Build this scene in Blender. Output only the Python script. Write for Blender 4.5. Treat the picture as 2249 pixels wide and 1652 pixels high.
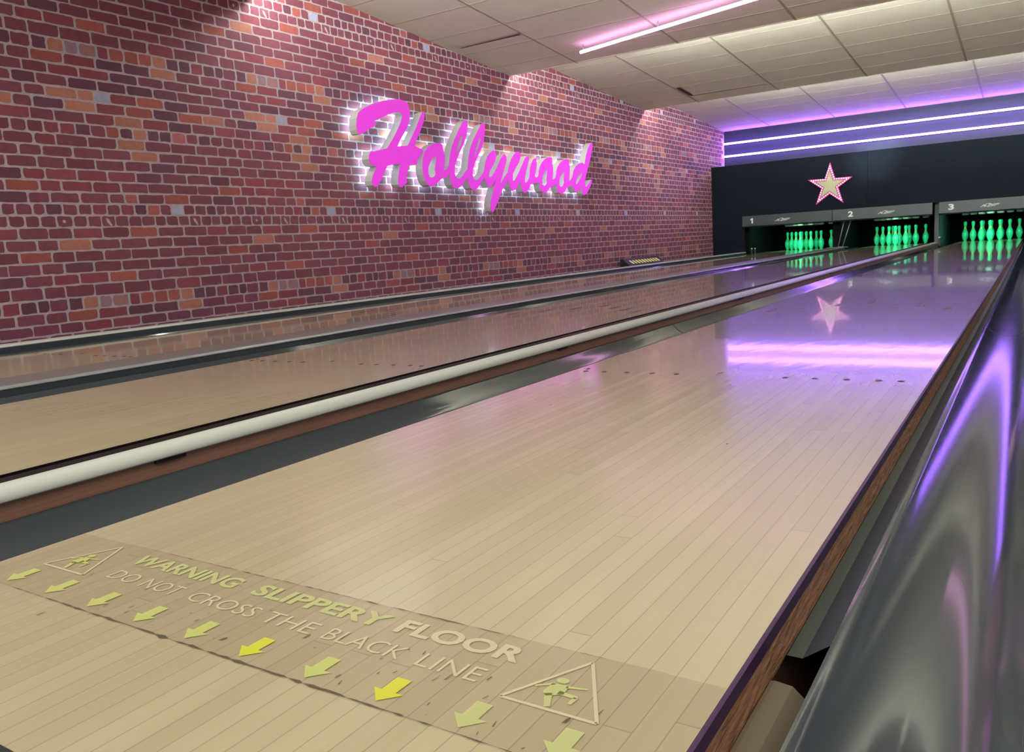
import bpy, bmesh, math, random
from mathutils import Vector, Matrix
from mathutils.geometry import tessellate_polygon

for o in list(bpy.data.objects): bpy.data.objects.remove(o)
S = bpy.context.scene
COL = S.collection
random.seed(7)

# ---------------------------------------------------------------- camera
CAM_H = .40933
yaw, pit, roll, fpx = .57457, .15522, .06212, 1792.45
F = Vector((-math.sin(yaw)*math.cos(pit), math.cos(yaw)*math.cos(pit), -math.sin(pit)))
R0 = F.cross(Vector((0, 0, 1))).normalized(); D0 = F.cross(R0)
Rr = R0*math.cos(roll) + D0*math.sin(roll); Dd = F.cross(Rr)
cam = bpy.data.cameras.new('camera'); cam.sensor_fit = 'HORIZONTAL'; cam.sensor_width = 36
cam.lens = 36*fpx/2249; cam.clip_start = .02; cam.clip_end = 100
camo = bpy.data.objects.new('camera', cam); COL.objects.link(camo)
camo.matrix_world = Matrix(((Rr.x, -Dd.x, -F.x, 0), (Rr.y, -Dd.y, -F.y, 0), (Rr.z, -Dd.z, -F.z, CAM_H), (0, 0, 0, 1)))
S.camera = camo

# ---------------------------------------------------------------- world, exposure, room light
S.view_settings.view_transform = 'Standard'; S.view_settings.look = 'None'
S.view_settings.exposure = 0.0; S.view_settings.gamma = 1; S.view_settings.use_curve_mapping = False
wd = bpy.data.worlds.new('world'); S.world = wd; wd.use_nodes = True
wd.node_tree.nodes['Background'].inputs[0].default_value = (.70, .68, .74, 1)
wd.node_tree.nodes['Background'].inputs[1].default_value = .72

def area(name, loc, rot, size, power, color, spread=math.pi):
    l = bpy.data.lights.new(name, 'AREA'); l.shape = 'RECTANGLE'; l.size, l.size_y = size
    l.energy = power; l.color = color; l.spread = spread
    o = bpy.data.objects.new(name, l); o.location = loc; o.rotation_euler = rot; COL.objects.link(o); return o
# concourse lights over the seating area behind the camera and over the approach
area('concourse_light', (-1.5, -2.6, 2.6), (math.radians(22), 0, 0), (8, 1.6), 230, (1, .97, .83))
area('approach_light', (-1.2, .95, 2.78), (math.radians(8), 0, 0), (9, .25), 110, (1, .97, .88))

# ---------------------------------------------------------------- helpers
def tag(o, label=None, cat=None, group=None, kind=None):
    if label: o['label'] = label
    if cat: o['category'] = cat
    if group: o['group'] = group
    if kind: o['kind'] = kind
    return o
def thing(name, loc, label, cat, group=None, rz=0):
    o = bpy.data.objects.new(name, None); o.empty_display_size = .1; o.location = loc; o.rotation_euler = (0, 0, rz)
    COL.objects.link(o); return tag(o, label, cat, group)
def mesh(name, verts, faces, mat, parent=None, smooth=False, loc=None, cols=None):
    me = bpy.data.meshes.new(name); me.from_pydata([tuple(v) for v in verts], [], faces); me.update()
    if smooth: me.polygons.foreach_set('use_smooth', [True]*len(me.polygons))
    if cols is not None:
        a = me.color_attributes.new('col', 'FLOAT_COLOR', 'CORNER'); buf = []
        for p, c in zip(me.polygons, cols): buf += list(c)*p.loop_total
        a.data.foreach_set('color', buf)
    if isinstance(mat, (list, tuple)):
        for m in mat: me.materials.append(m)
    elif mat: me.materials.append(mat)
    o = bpy.data.objects.new(name, me); COL.objects.link(o)
    if parent: o.parent = parent
    if loc: o.location = loc
    return o
class MB:
    def __init__(s): s.v = []; s.f = []
    def add(s, v, f):
        n = len(s.v); s.v += [tuple(p) for p in v]; s.f += [tuple(i+n for i in q) for q in f]; return s
    def box(s, x0, x1, y0, y1, z0, z1):
        return s.add([(x, y, z) for x in (x0, x1) for y in (y0, y1) for z in (z0, z1)],
                     [(0, 1, 3, 2), (4, 6, 7, 5), (0, 4, 5, 1), (2, 3, 7, 6), (0, 2, 6, 4), (1, 5, 7, 3)])
    def tube(s, a, b, r, n=12, r2=None):
        a, b = Vector(a), Vector(b); d = (b-a).normalized(); r2 = r if r2 is None else r2
        u = d.orthogonal().normalized(); w = d.cross(u); vs = []
        for p, q in ((a, r), (b, r2)):
            vs += [p+q*(math.cos(2*math.pi*i/n)*u+math.sin(2*math.pi*i/n)*w) for i in range(n)]
        fs = [(i, (i+1) % n, n+(i+1) % n, n+i) for i in range(n)]+[tuple(range(n))[::-1], tuple(range(n, 2*n))]
        return s.add(vs, fs)
    def sweep(s, prof, y0, y1, closed=False, n=1):
        """profile [(x, z)] run along Y"""
        k = len(prof); vs = []
        for j in range(n+1):
            y = y0+(y1-y0)*j/n; vs += [(x, y, z) for x, z in prof]
        fs = []
        for j in range(n):
            for i in range(k if closed else k-1):
                i2 = (i+1) % k; fs.append((j*k+i, (j+1)*k+i, (j+1)*k+i2, j*k+i2))
        s.add(vs, fs)
        if closed:
            for y, rv in ((y0, 1), (y1, -1)): s.add([(x, y, z) for x, z in prof], [tuple(range(k))[::rv]])
        return s
    def lathe(s, prof, n=20, c=(0, 0, 0)):
        vs = []; k = len(prof)
        for r, z in prof:
            vs += [(c[0]+r*math.cos(2*math.pi*i/n), c[1]+r*math.sin(2*math.pi*i/n), c[2]+z) for i in range(n)]
        fs = [(j*n+i, j*n+(i+1) % n, (j+1)*n+(i+1) % n, (j+1)*n+i) for j in range(k-1) for i in range(n)]
        fs += [tuple(range(n))[::-1], tuple(range((k-1)*n, k*n))]
        return s.add(vs, fs)
    def build(s, name, mat, parent=None, smooth=False, loc=None): return mesh(name, s.v, s.f, mat, parent, smooth, loc)
def soft(o, w=.004, seg=2):
    m = o.modifiers.new('bevel', 'BEVEL'); m.width = w; m.segments = seg; m.limit_method = 'ANGLE'; return o

# ---------------------------------------------------------------- materials
def lin(r, g, b):
    return tuple(((c/255)/12.92 if c <= 10 else ((c/255+.055)/1.055)**2.4) for c in (r, g, b))
def mat(name, col, rough=.5, metal=0, spec=.5, emit=None, es=0, coat=0, coat_rough=.05):
    m = bpy.data.materials.new(name); m.use_nodes = True; b = m.node_tree.nodes['Principled BSDF']
    b.inputs['Base Color'].default_value = (*col, 1); b.inputs['Roughness'].default_value = rough
    b.inputs['Metallic'].default_value = metal; b.inputs['Specular IOR Level'].default_value = spec
    b.inputs['Coat Weight'].default_value = coat; b.inputs['Coat Roughness'].default_value = coat_rough
    if emit: b.inputs['Emission Color'].default_value = (*emit, 1); b.inputs['Emission Strength'].default_value = es
    return m
def N(m, t, **k):
    n = m.node_tree.nodes.new(t)
    for a, v in k.items(): setattr(n, a, v)
    return n
def L(m, a, b): m.node_tree.links.new(a, b)
def math_n(m, op, a, b=None):
    n = N(m, 'ShaderNodeMath', operation=op)
    for i, v in enumerate((a, b)):
        if v is None: continue
        if isinstance(v, (int, float)): n.inputs[i].default_value = v
        else: L(m, v, n.inputs[i])
    return n.outputs[0]
def mixc(m, fac, a, b, mode='MIX'):
    n = N(m, 'ShaderNodeMix', data_type='RGBA', blend_type=mode)
    for s, v in ((0, fac), (6, a), (7, b)):
        if isinstance(v, (int, float)): n.inputs[s].default_value = v
        elif isinstance(v, tuple): n.inputs[s].default_value = (*v, 1)
        else: L(m, v, n.inputs[s])
    return n.outputs[2]
def noisy(m, col, amt=.25, scale=6, stretch=(1, 1, 1), bump=0, detail=4):
    """break a flat colour up with a little procedural mottling"""
    b = m.node_tree.nodes['Principled BSDF']; tc = N(m, 'ShaderNodeTexCoord'); mp = N(m, 'ShaderNodeMapping')
    mp.inputs['Scale'].default_value = stretch; L(m, tc.outputs['Object'], mp.inputs[0])
    nz = N(m, 'ShaderNodeTexNoise'); nz.inputs['Scale'].default_value = scale; nz.inputs['Detail'].default_value = detail
    L(m, mp.outputs[0], nz.inputs[0])
    lo = tuple(c*(1-amt) for c in col); hi = tuple(min(1, c*(1+amt)) for c in col)
    L(m, mixc(m, nz.outputs[0], lo, hi), b.inputs['Base Color'])
    if bump:
        bp = N(m, 'ShaderNodeBump'); bp.inputs['Strength'].default_value = bump; bp.inputs['Distance'].default_value = .01
        L(m, nz.outputs[0], bp.inputs['Height']); L(m, bp.outputs[0], b.inputs['Normal'])
    return m

def lane_material(name, x_left):
    """39 narrow maple boards, end joints, clear oiled finish"""
    m = mat(name, (.6, .47, .28), .13, spec=.5); b = m.node_tree.nodes['Principled BSDF']
    tc = N(m, 'ShaderNodeTexCoord'); sp = N(m, 'ShaderNodeSeparateXYZ'); L(m, tc.outputs['Object'], sp.inputs[0])
    u = math_n(m, 'DIVIDE', math_n(m, 'SUBTRACT', sp.outputs[0], x_left), 1.0516/39)
    idx = math_n(m, 'FLOOR', u); fr = math_n(m, 'FRACT', u)
    wn = N(m, 'ShaderNodeTexWhiteNoise', noise_dimensions='1D'); L(m, idx, wn.inputs['W'])
    # staggered board ends
    yy = math_n(m, 'ADD', math_n(m, 'DIVIDE', sp.outputs[1], 1.35), math_n(m, 'MULTIPLY', wn.outputs[0], 7.3))
    yi = math_n(m, 'FLOOR', yy)
    w2 = N(m, 'ShaderNodeTexWhiteNoise', noise_dimensions='2D'); cb = N(m, 'ShaderNodeCombineXYZ')
    L(m, idx, cb.inputs[0]); L(m, yi, cb.inputs[1]); L(m, cb.outputs[0], w2.inputs['Vector'])
    tone = N(m, 'ShaderNodeValToRGB'); L(m, w2.outputs[0], tone.inputs[0])
    e = tone.color_ramp.elements; e[0].color = (.52, .47, .30, 1); e[1].color = (.60, .55, .365, 1)
    mid = tone.color_ramp.elements.new(.5); mid.color = (.565, .51, .335, 1)
    # long grain
    mp = N(m, 'ShaderNodeMapping'); mp.inputs['Scale'].default_value = (90, 2.2, 1); L(m, tc.outputs['Object'], mp.inputs[0])
    gr = N(m, 'ShaderNodeTexNoise'); gr.inputs['Scale'].default_value = 1; gr.inputs['Detail'].default_value = 5; L(m, mp.outputs[0], gr.inputs[0])
    c1 = mixc(m, math_n(m, 'MULTIPLY', gr.outputs[0], .34), tone.outputs[0], (.36, .27, .15))
    # blotchy wear
    nz = N(m, 'ShaderNodeTexNoise'); nz.inputs['Scale'].default_value = 3.1; nz.inputs['Detail'].default_value = 6
    mp2 = N(m, 'ShaderNodeMapping'); mp2.inputs['Scale'].default_value = (4, .9, 1); L(m, tc.outputs['Object'], mp2.inputs[0]); L(m, mp2.outputs[0], nz.inputs[0])
    wr = N(m, 'ShaderNodeValToRGB'); wr.color_ramp.elements[0].position = .35; wr.color_ramp.elements[1].position = .7; L(m, nz.outputs[0], wr.inputs[0])
    c2 = mixc(m, math_n(m, 'MULTIPLY', wr.outputs[0], .16), c1, (.44, .36, .25))
    # seams between boards and at their ends
    s1 = math_n(m, 'LESS_THAN', fr, .035)
    fy = math_n(m, 'FRACT', yy); s2 = math_n(m, 'LESS_THAN', fy, .0012)
    sm = math_n(m, 'MAXIMUM', s1, math_n(m, 'MULTIPLY', s2, .7))
    c3 = mixc(m, math_n(m, 'MULTIPLY', sm, .55), c2, (.16, .115, .07))
    # small dark nicks
    vo = N(m, 'ShaderNodeTexVoronoi'); vo.inputs['Scale'].default_value = 1
    mp3 = N(m, 'ShaderNodeMapping'); mp3.inputs['Scale'].default_value = (11, 5, 1); L(m, tc.outputs['Object'], mp3.inputs[0]); L(m, mp3.outputs[0], vo.inputs['Vector'])
    L(m, mixc(m, math_n(m, 'MULTIPLY', math_n(m, 'LESS_THAN', vo.outputs['Distance'], .028), .7), c3, (.10, .07, .05)), b.inputs['Base Color'])
    # finish: slightly wavy
    mp4 = N(m, 'ShaderNodeMapping'); mp4.inputs['Scale'].default_value = (9, 3, 1); L(m, tc.outputs['Object'], mp4.inputs[0])
    n4 = N(m, 'ShaderNodeTexNoise'); n4.inputs['Scale'].default_value = 2; n4.inputs['Detail'].default_value = 2; L(m, mp4.outputs[0], n4.inputs[0])
    bp = N(m, 'ShaderNodeBump'); bp.inputs['Strength'].default_value = .06; bp.inputs['Distance'].default_value = .004
    L(m, n4.outputs[0], bp.inputs['Height']); L(m, bp.outputs[0], b.inputs['Normal'])
    b.inputs['Roughness'].default_value = .21; b.inputs['Specular IOR Level'].default_value = .65
    b.inputs['Coat Weight'].default_value = .78; b.inputs['Coat Roughness'].default_value = .085; b.inputs['Coat IOR'].default_value = 1.5
    L(m, bp.outputs[0], b.inputs['Coat Normal'])
    return m

M = {}
M['gutter'] = noisy(mat('gutter plastic', (.05, .058, .066), .10, spec=.6), (.056, .070, .084), .12, 8, (1, .3, 1))
M['gutter_bare'] = noisy(mat('green grey channel', (.1, .12, .11), .5), (.085, .105, .098), .15, 7, (1, .3, 1))
M['gutter_blue'] = noisy(mat('blue grey channel wall', (.06, .075, .1), .4), (.055, .075, .11), .12, 7, (1, .3, 1))
M['black'] = noisy(mat('black plastic', (.012, .012, .014), .5), (.012, .012, .014), .3)
M['black_trim'] = noisy(mat('black rubber trim', (.009, .005, .005), .6, spec=.2), (.009, .0055, .0055), .3)
M['white'] = noisy(mat('white plastic rail', (.64, .68, .64), .28), (.62, .66, .62), .05, 5, (1, .4, 1))
M['grey_cap'] = noisy(mat('grey laminate', (.2, .18, .18), .3), (.20, .185, .185), .12, 6, (1, .3, 1))
M['silver'] = noisy(mat('worn silver edge', (.42, .46, .48), .35, metal=.3), (.40, .44, .46), .35, 25, (1, .5, 1), bump=.3)
M['wood'] = noisy(mat('reddish timber', (.3, .13, .08), .5), (.36, .185, .13), .35, 3, (30, 2, 60))
M['chip'] = noisy(mat('rough chipped timber', (.33, .17, .08), .7), (.42, .21, .115), .6, 9, (12, 3, 12), bump=.6)
M['purple'] = noisy(mat('dark purple edging', (.06, .025, .08), .45), (.062, .028, .085), .2)
M['beige'] = noisy(mat('beige moulding', (.2, .16, .11), .6), (.20, .16, .115), .1)
M['mask'] = noisy(mat('black masking board', (.005, .0075, .017), .7, spec=.06), (.0065, .0085, .0155), .1)
M['board'] = noisy(mat('charcoal lane board', (.05, .058, .068), .4), (.032, .044, .056), .08)
M['pit'] = noisy(mat('pit lining', (.004, .0045, .006), .9, spec=.08), (.004, .0045, .006), .2)
M['navy'] = noisy(mat('navy painted wall', (.03, .032, .06), .6), (.016, .017, .05), .1, 3)
M['ceil'] = noisy(mat('ceiling tile', (.56, .52, .46), .9), (.76, .71, .63), .05, 14)
M['hall'] = noisy(mat('dim light block', (.16, .14, .15), .8), (.16, .14, .15), .1)
M['grid'] = noisy(mat('ceiling grid bar', (.42, .37, .3), .6), (.40, .35, .285), .05)
M['trim_white'] = mat('white print', (.75, .78, .76), .5)
M['logo_grey'] = mat('pale grey print', (.42, .45, .44), .5)
M['dark_mark'] = mat('inlaid dark dowel', (.03, .018, .012), .4)
M['floor'] = noisy(mat('dark sub floor', (.03, .03, .035), .7), (.03, .03, .035), .2)
M['pink_face'] = mat('magenta acrylic face', (.55, .02, .5), .35, emit=(.80, .055, .72), es=.62)
M['letter_side'] = noisy(mat('satin aluminium return', (.72, .74, .72), .4), (.72, .75, .73), .05)
M['halo'] = mat('cool white halo leds', (.8, .9, .95), .5, emit=(.48, .9, 1), es=9)
M['rivet'] = mat('bright rivet', (.85, .88, .88), .3, emit=(1, 1, 1), es=.3)
M['violet_tube'] = mat('violet led tube', (.9, .9, 1), .4, emit=(.34, .135, 1), es=38)
M['pink_tube'] = mat('pink neon tube', (1, .9, 1), .4, emit=(1, .42, .95), es=9.0)
M['white_tube'] = mat('fluorescent tube', (1, 1, 1), .4, emit=(.95, 1, .86), es=450)
M['wall_tube'] = mat('bare fluorescent tube', (1, 1, 1), .4, emit=(.97, 1, .9), es=80)
M['steel'] = noisy(mat('grey steel', (.25, .25, .27), .4, metal=.4), (.25, .25, .28), .1)
M['yellow'] = mat('yellow lens bar', (.5, .45, .05), .4, emit=(.62, .55, .07), es=.55)
M['pale_yellow'] = mat('pale lens bar', (.6, .55, .4), .4, emit=(.6, .55, .35), es=.5)
M['fit_white'] = noisy(mat('white enamelled batten', (.7, .7, .68), .4), (.7, .7, .68), .05)
M['pin'] = mat('pin with painted green glow', (.05, .95, .5), .3)  # green fluorescent glow put into the base colour
M['pin_neck'] = mat('neck band tinted by light', (.95, .85, .2), .3)  # red bands, their yellowish look under the pit light put into the colour
M['pin_logo'] = mat('orange pin badge', (.8, .3, .1), .4)
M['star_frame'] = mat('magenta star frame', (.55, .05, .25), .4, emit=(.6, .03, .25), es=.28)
M['star_bulb'] = mat('pink star bulb', (.9, .6, .8), .4, emit=(.82, .42, .66), es=.95)
M['star_face'] = mat('pale gold star face', (.34, .33, .20), .5, emit=(.46, .45, .26), es=.42)
M['lip'] = mat('dull purple star lip', (.12, .07, .1), .5)

# ---------------------------------------------------------------- the setting
WX = -5.66; YEND = 17.57; LW = 1.0516
C3, C2, C1 = -.7468, -2.3609, -4.1777
YF = .306            # foul line
RX = 4.6             # how far the hall is built to the right
STEPS = [(-3.27, 2.87, .88, 2.60), (.88, 2.90, 5.03, 2.605), (5.03, 2.917, 9.13, 2.545), (9.13, 2.87, 13.36, 2.562), (13.36, 2.867, YEND, 2.559)]

# brick mural: one printed repeat, 1.671 m wide and 1.75 m high; row centre height, then colour + start of each brick in mm
TILE = [
    (1.955, "M1340 D1468 P1574 L19 W121 R253 O345 O462 O578 P691 D810 D918 R1026 D1142 D1255"),
    (1.875, "M1297 O1450 R1 D231 D442 P660 M882 M1103"),
    (1.800, "M1386 R1554 R100 D324 M548 M765 M982 M1205"),
    (1.725, "D1304 M1465 D7 D223 D445 D664 M878 M1104"),
    (1.648, "M1372 P1515 P66 G189 R304 O518 D745 M961 M1173"),
    (1.571, "M1293 D1420 P1635 R192 O418 D644 O861 P1084"),
    (1.494, "M1396 M1554 R101 P322 R544 D764 M974 R1190"),
    (1.409, "R1470 R1578 D19 M132 O243 D350 P454 D571 D673 K781 M910 D1020 M1139 M1255 M1361"),
    (1.330, "R1394 M1543 M96 P319 M541 M764 M989 M1201"),
    (1.251, "M1286 M1437 M1651 M199 P418 M643 M860 M1078"),
    (1.176, "M1194 M1395 M1585 M135 M354 D568 M780 M996"),
    (1.096, "R1287 R1437 R1656 R211 D434 M653 M872 D1087"),
    (1.019, "O1164 R1388 R1536 R86 M304 M526 M744 M963"),
    (0.941, "M1299 M1446 M1656 M201 K322 M428 O650 M872 D1092"),
    (0.862, "M1207 M1317 D1402 M1519 M1629 R61 M176 R278 D389 O493 M603 G701 M809 M912 D1019 M1118"),
    (0.779, "M1151 M1257 M1355 M1469 M1583 M17 M123 M228 M335 M438 M550 M644 M753 M851 M961 M1062"),
    (0.698, "M1205 M1403 R1567 M116 O327 M561 M789 R1004"),
    (0.618, "M1108 M1314 P1461 M21 M242 M461 M679 M902"),
    (0.538, "O1188 M1403 M1563 M104 M319 M545 M759 M972"),
    (0.461, "M1107 M1318 D1476 M18 M231 M457 M683 M899"),
    (0.380, "M1195 R1388 R1572 O121 M345 M555 M777 D998"),
    (0.304, "M1095 M1311 M1462 M2 M223 M441 R664 M888"),
]

BRIGHT = (1.28, 1.32, 1.5)
BC = {'M': lin(118, 65, 76), 'D': lin(101, 61, 73), 'R': lin(131, 66, 74), 'O': lin(152, 82, 73), 'P': lin(166, 108, 90),
      'L': lin(140, 108, 116), 'K': lin(160, 88, 90), 'G': lin(160, 160, 178), 'W': lin(150, 108, 104)}
MORTAR = tuple(1.3*c for c in lin(172, 158, 166)); PATCH = tuple(1.3*c for c in lin(160, 160, 180))
def brick_wall():
    V, Fc, Cc = [], [], []
    def face(pts, c, x):
        n = len(V); V.extend([(x, y, z) for y, z in pts]); Fc.append(tuple(range(n, n+len(pts)))); Cc.append((*c, 1))
    y0, y1, z0, z1 = -2.0, YEND, -.1, 2.95
    face([(y0, z0), (y1, z0), (y1, z1), (y0, z1)], MORTAR, WX)
    face([(y0, z1), (y1, z1), (y1, z0), (y0, z0)], MORTAR, WX-.08)
    P, VP = 1.671, 1.75
    rows = TILE
    for vr in (1, 0, -1):
        for ri, (zc, txt) in enumerate(rows):
            up = rows[ri-1][0] if ri else rows[-1][0]+VP
            dn = rows[ri+1][0] if ri+1 < len(rows) else rows[0][0]-VP
            zt, zb = (zc+up)/2-.0068+vr*VP, (zc+dn)/2+.0068+vr*VP
            if zb > z1 or zt < z0: continue
            js = sorted((int(w[1:])/1000, w[0]) for w in txt.split())
            for j, (a, k) in enumerate(js):
                b = js[j+1][0] if j+1 < len(js) else js[0][0]+P
                rg = random.Random(ri*100+j)
                ja, jb = .0062+rg.random()*.003, .0062+rg.random()*.003
                jz = [rg.uniform(-.003, .004) for _ in range(4)]
                rr = [rg.choice((.004, .008, .014, .02)) for _ in range(4)]
                edge = [rg.uniform(-.003, .003) for _ in range(20)]
                tint = rg.uniform(.88, 1.1); jn = rg.random()
                if k == 'M' and jn < .18: ja *= .3          # some joints nearly closed
                c = tuple(min(.9, v*tint*w_) for v, w_ in zip(BC[k], BRIGHT))
                for t in range(-2, 11):
                    A, B = a+t*P+ja, b+t*P-jb
                    if B > y1 or A < y0: continue
                    Z0, Z1 = zb+jz[0]*.5, zt+jz[1]*.5
                    if Z1 > z1: continue
                    q = [(A+rr[0], Z0), (A+(B-A)*.35, Z0+edge[0]), (A+(B-A)*.68, Z0+edge[1]), (B-rr[1], Z0+edge[2]), (B-rr[1]*.25, Z0+rr[1]*.25), (B, Z0+rr[1]),
                         (B+edge[3], (Z0+Z1)/2), (B, Z1-rr[2]), (B-rr[2]*.25, Z1-rr[2]*.25), (B-rr[2], Z1), (A+(B-A)*.62, Z1+edge[4]), (A+(B-A)*.3, Z1+edge[5]),
                         (A+rr[3], Z1+edge[6]), (A+rr[3]*.25, Z1-rr[3]*.25), (A, Z1-rr[3]), (A+edge[7], (Z0+Z1)/2), (A, Z0+rr[0]), (A+rr[0]*.25, Z0+rr[0]*.25)]
                    if k == 'W':                              # pale patched header inside a blue grey mortar ring
                        q2 = [(A-.012, Z0-.012), (B+.012, Z0-.006), (B+.024, Z0-.03), (B+.03, Z1), (A-.006, Z1+.004)]
                        face(q2, PATCH, WX+.0008)
                    face(q, c, WX+.0015)
                    if ri == 15 and j in (1, 8): face([(A+.03, Z1-.012), (A+.05, Z1-.018), (A+.075, Z0+.004), (A+.062, Z0+.0), (A+.035, Z0+.03)], MORTAR, WX+.0022)
                    if ri == 15 and j == 14: face([(A+.045+.012*math.cos(u*.785), (Z0+Z1)/2+.012*math.sin(u*.785)) for u in range(8)], MORTAR, WX+.0022)
    m = mat('brick mural print', (.3, .15, .15), .72, spec=.3); b = m.node_tree.nodes['Principled BSDF']
    at = N(m, 'ShaderNodeAttribute', attribute_name='col'); tc = N(m, 'ShaderNodeTexCoord')
    nz = N(m, 'ShaderNodeTexNoise'); nz.inputs['Scale'].default_value = 26; nz.inputs['Detail'].default_value = 6; L(m, tc.outputs['Object'], nz.inputs[0])
    v = math_n(m, 'ADD', math_n(m, 'MULTIPLY', nz.outputs[0], .55), .72)
    cb = N(m, 'ShaderNodeCombineXYZ')
    for i in range(3): L(m, v, cb.inputs[i])
    L(m, mixc(m, 1.0, at.outputs['Color'], cb.outputs[0], 'MULTIPLY'), b.inputs['Base Color'])
    o = mesh('wall_left', V, Fc, m, cols=Cc); o['kind'] = 'structure'; return o
brick_wall()

def struct(o): o['kind'] = 'structure'; return o
struct(MB().box(WX-.1, RX, -6, 19.6, -.42, -.36).build('floor', M['floor']))
# walkway ledge along the wall
struct(MB().box(WX, -5.04, YF-.4, 16.7, -.06, -.03).build('trim_1', M['grey_cap']))
# approach behind the foul line
ap = lane_material('approach boards', -3)
struct(MB().box(WX, RX, -6, YF-.05, -.05, 0).build('floor_approach', ap))

# ceiling: sloping bays, each dropping towards a step that hides a row of tubes
cm = MB(); cg = MB()
for Y0, Z0, Y1, Z1 in STEPS:
    cm.add([(WX, Y0, Z0), (RX, Y0, Z0), (RX, Y1, Z1), (WX, Y1, Z1)], [(0, 1, 2, 3)])
    cm.add([(WX, Y0, Z0+.05), (RX, Y0, Z0+.05), (RX, Y1, Z1+.05), (WX, Y1, Z1+.05)], [(3, 2, 1, 0)])
    nz = 2.9 if Y1 < YEND else Z1+.05
    cm.add([(WX, Y1, Z1), (RX, Y1, Z1), (RX, Y1, nz+.05), (WX, Y1, nz+.05)], [(0, 1, 2, 3)])
    if Y1 < YEND: cm.box(WX, RX, Y1-.03, Y1, Z1, nz)
    sl = (Z1-Z0)/(Y1-Y0)
    zz = lambda y: Z0+sl*(y-Y0)
    k = 0
    for i in range(9):
        x = -4.70+1.268*i
        if x > RX: break
        cg.add([(x+a, y, zz(y)-d) for y in (Y0, Y1) for a in (-.013, .013) for d in (-.001, .0022)], [(0, 2, 6, 4), (1, 5, 7, 3), (0, 4, 5, 1), (2, 3, 7, 6), (0, 1, 3, 2), (4, 6, 7, 5)])
    for i in range(1, 8):
        y = Y0+.03+.61*i-.0 if Y0 != 9.13 else 9.17+.61*i
        if y > Y1-.1: break
        cg.add([(x, y+a, zz(y+a)-d) for x in (WX, RX) for a in (-.006, .006) for d in (-.001, .0018)], [(0, 2, 6, 4), (1, 5, 7, 3), (0, 4, 5, 1), (2, 3, 7, 6)])
ce = struct(cm.build('ceiling', M['ceil'])); cg.build('ceiling_grid', M['grid'], ce)
# two tiles that do not sit flush
g = MB()
g.add([(-4.67, 12.24, 2.637), (-4.60, 12.24, 2.637), (-4.60, 12.83, 2.594), (-4.67, 12.83, 2.594)], [(0, 1, 2, 3)])
g.add([(-4.66, 12.83, 2.590), (-3.47, 12.83, 2.590), (-3.47, 12.85, 2.589), (-4.66, 12.85, 2.589)], [(0, 1, 2, 3)])
g.add([(-4.71, 7.83, 2.650), (-4.71, 7.87, 2.647), (-5.5, 7.87, 2.647), (-5.5, 7.85, 2.648)], [(0, 1, 2, 3)])
g.build('tile_gap', M['black'], ce)
# end wall carrying the led tubes
struct(MB().box(WX-.1, RX, YEND, YEND+.08, 1.6, 2.7).build('wall_back', M['navy']))
struct(MB().box(RX, RX+.1, -1.0, YEND+2, -.4, 2.95).build('wall_light_block', M['hall']))  # added unseen wall, keeps world light from flooding in at the right
struct(MB().box(WX, RX, 16.78, YEND, 1.74, 1.76).build('trim_2', M['mask']))

# fluorescent battens tucked behind each ceiling step
def batten(x0, x1, y, z, label, hooded, protos={}):
    if hooded not in protos:
        t = thing('fluorescent_batten', (0, 0, 0), label, 'ceiling light', 'fluorescent battens behind the ceiling steps')
        MB().box(-.6, .6, -.095, -.055, -.04, .04).build('housing', M['fit_white'], t)
        if hooded: MB().box(-.62, .62, -.095, .12, -.046, -.040).build('reflector', M['fit_white'], t)
        MB().tube((-.58, 0, 0), (.58, 0, 0), .014, 10).build('tube', M['white_tube' if hooded else 'wall_tube'], t, True)
        protos[hooded] = t; r = t
    else:
        r = protos[hooded].copy(); COL.objects.link(r)
        for ch in protos[hooded].children: c = ch.copy(); COL.objects.link(c); c.parent = r
    r.location = ((x0+x1)/2, y, z); r['label'] = label
for si, (yy, nm) in enumerate(((5.03, 'nearest'), (9.13, 'middle'), (13.36, 'farthest'))):
    for i in range(7):
        x = -5.0+1.36*i
        batten(x-.6, x+.6, yy+.10, 2.655, '%s ceiling step, white fluorescent batten %s' % (nm, 'at the brick wall' if i == 0 else 'bay %d away from the brick wall' % (i+1)), i > 0)

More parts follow.
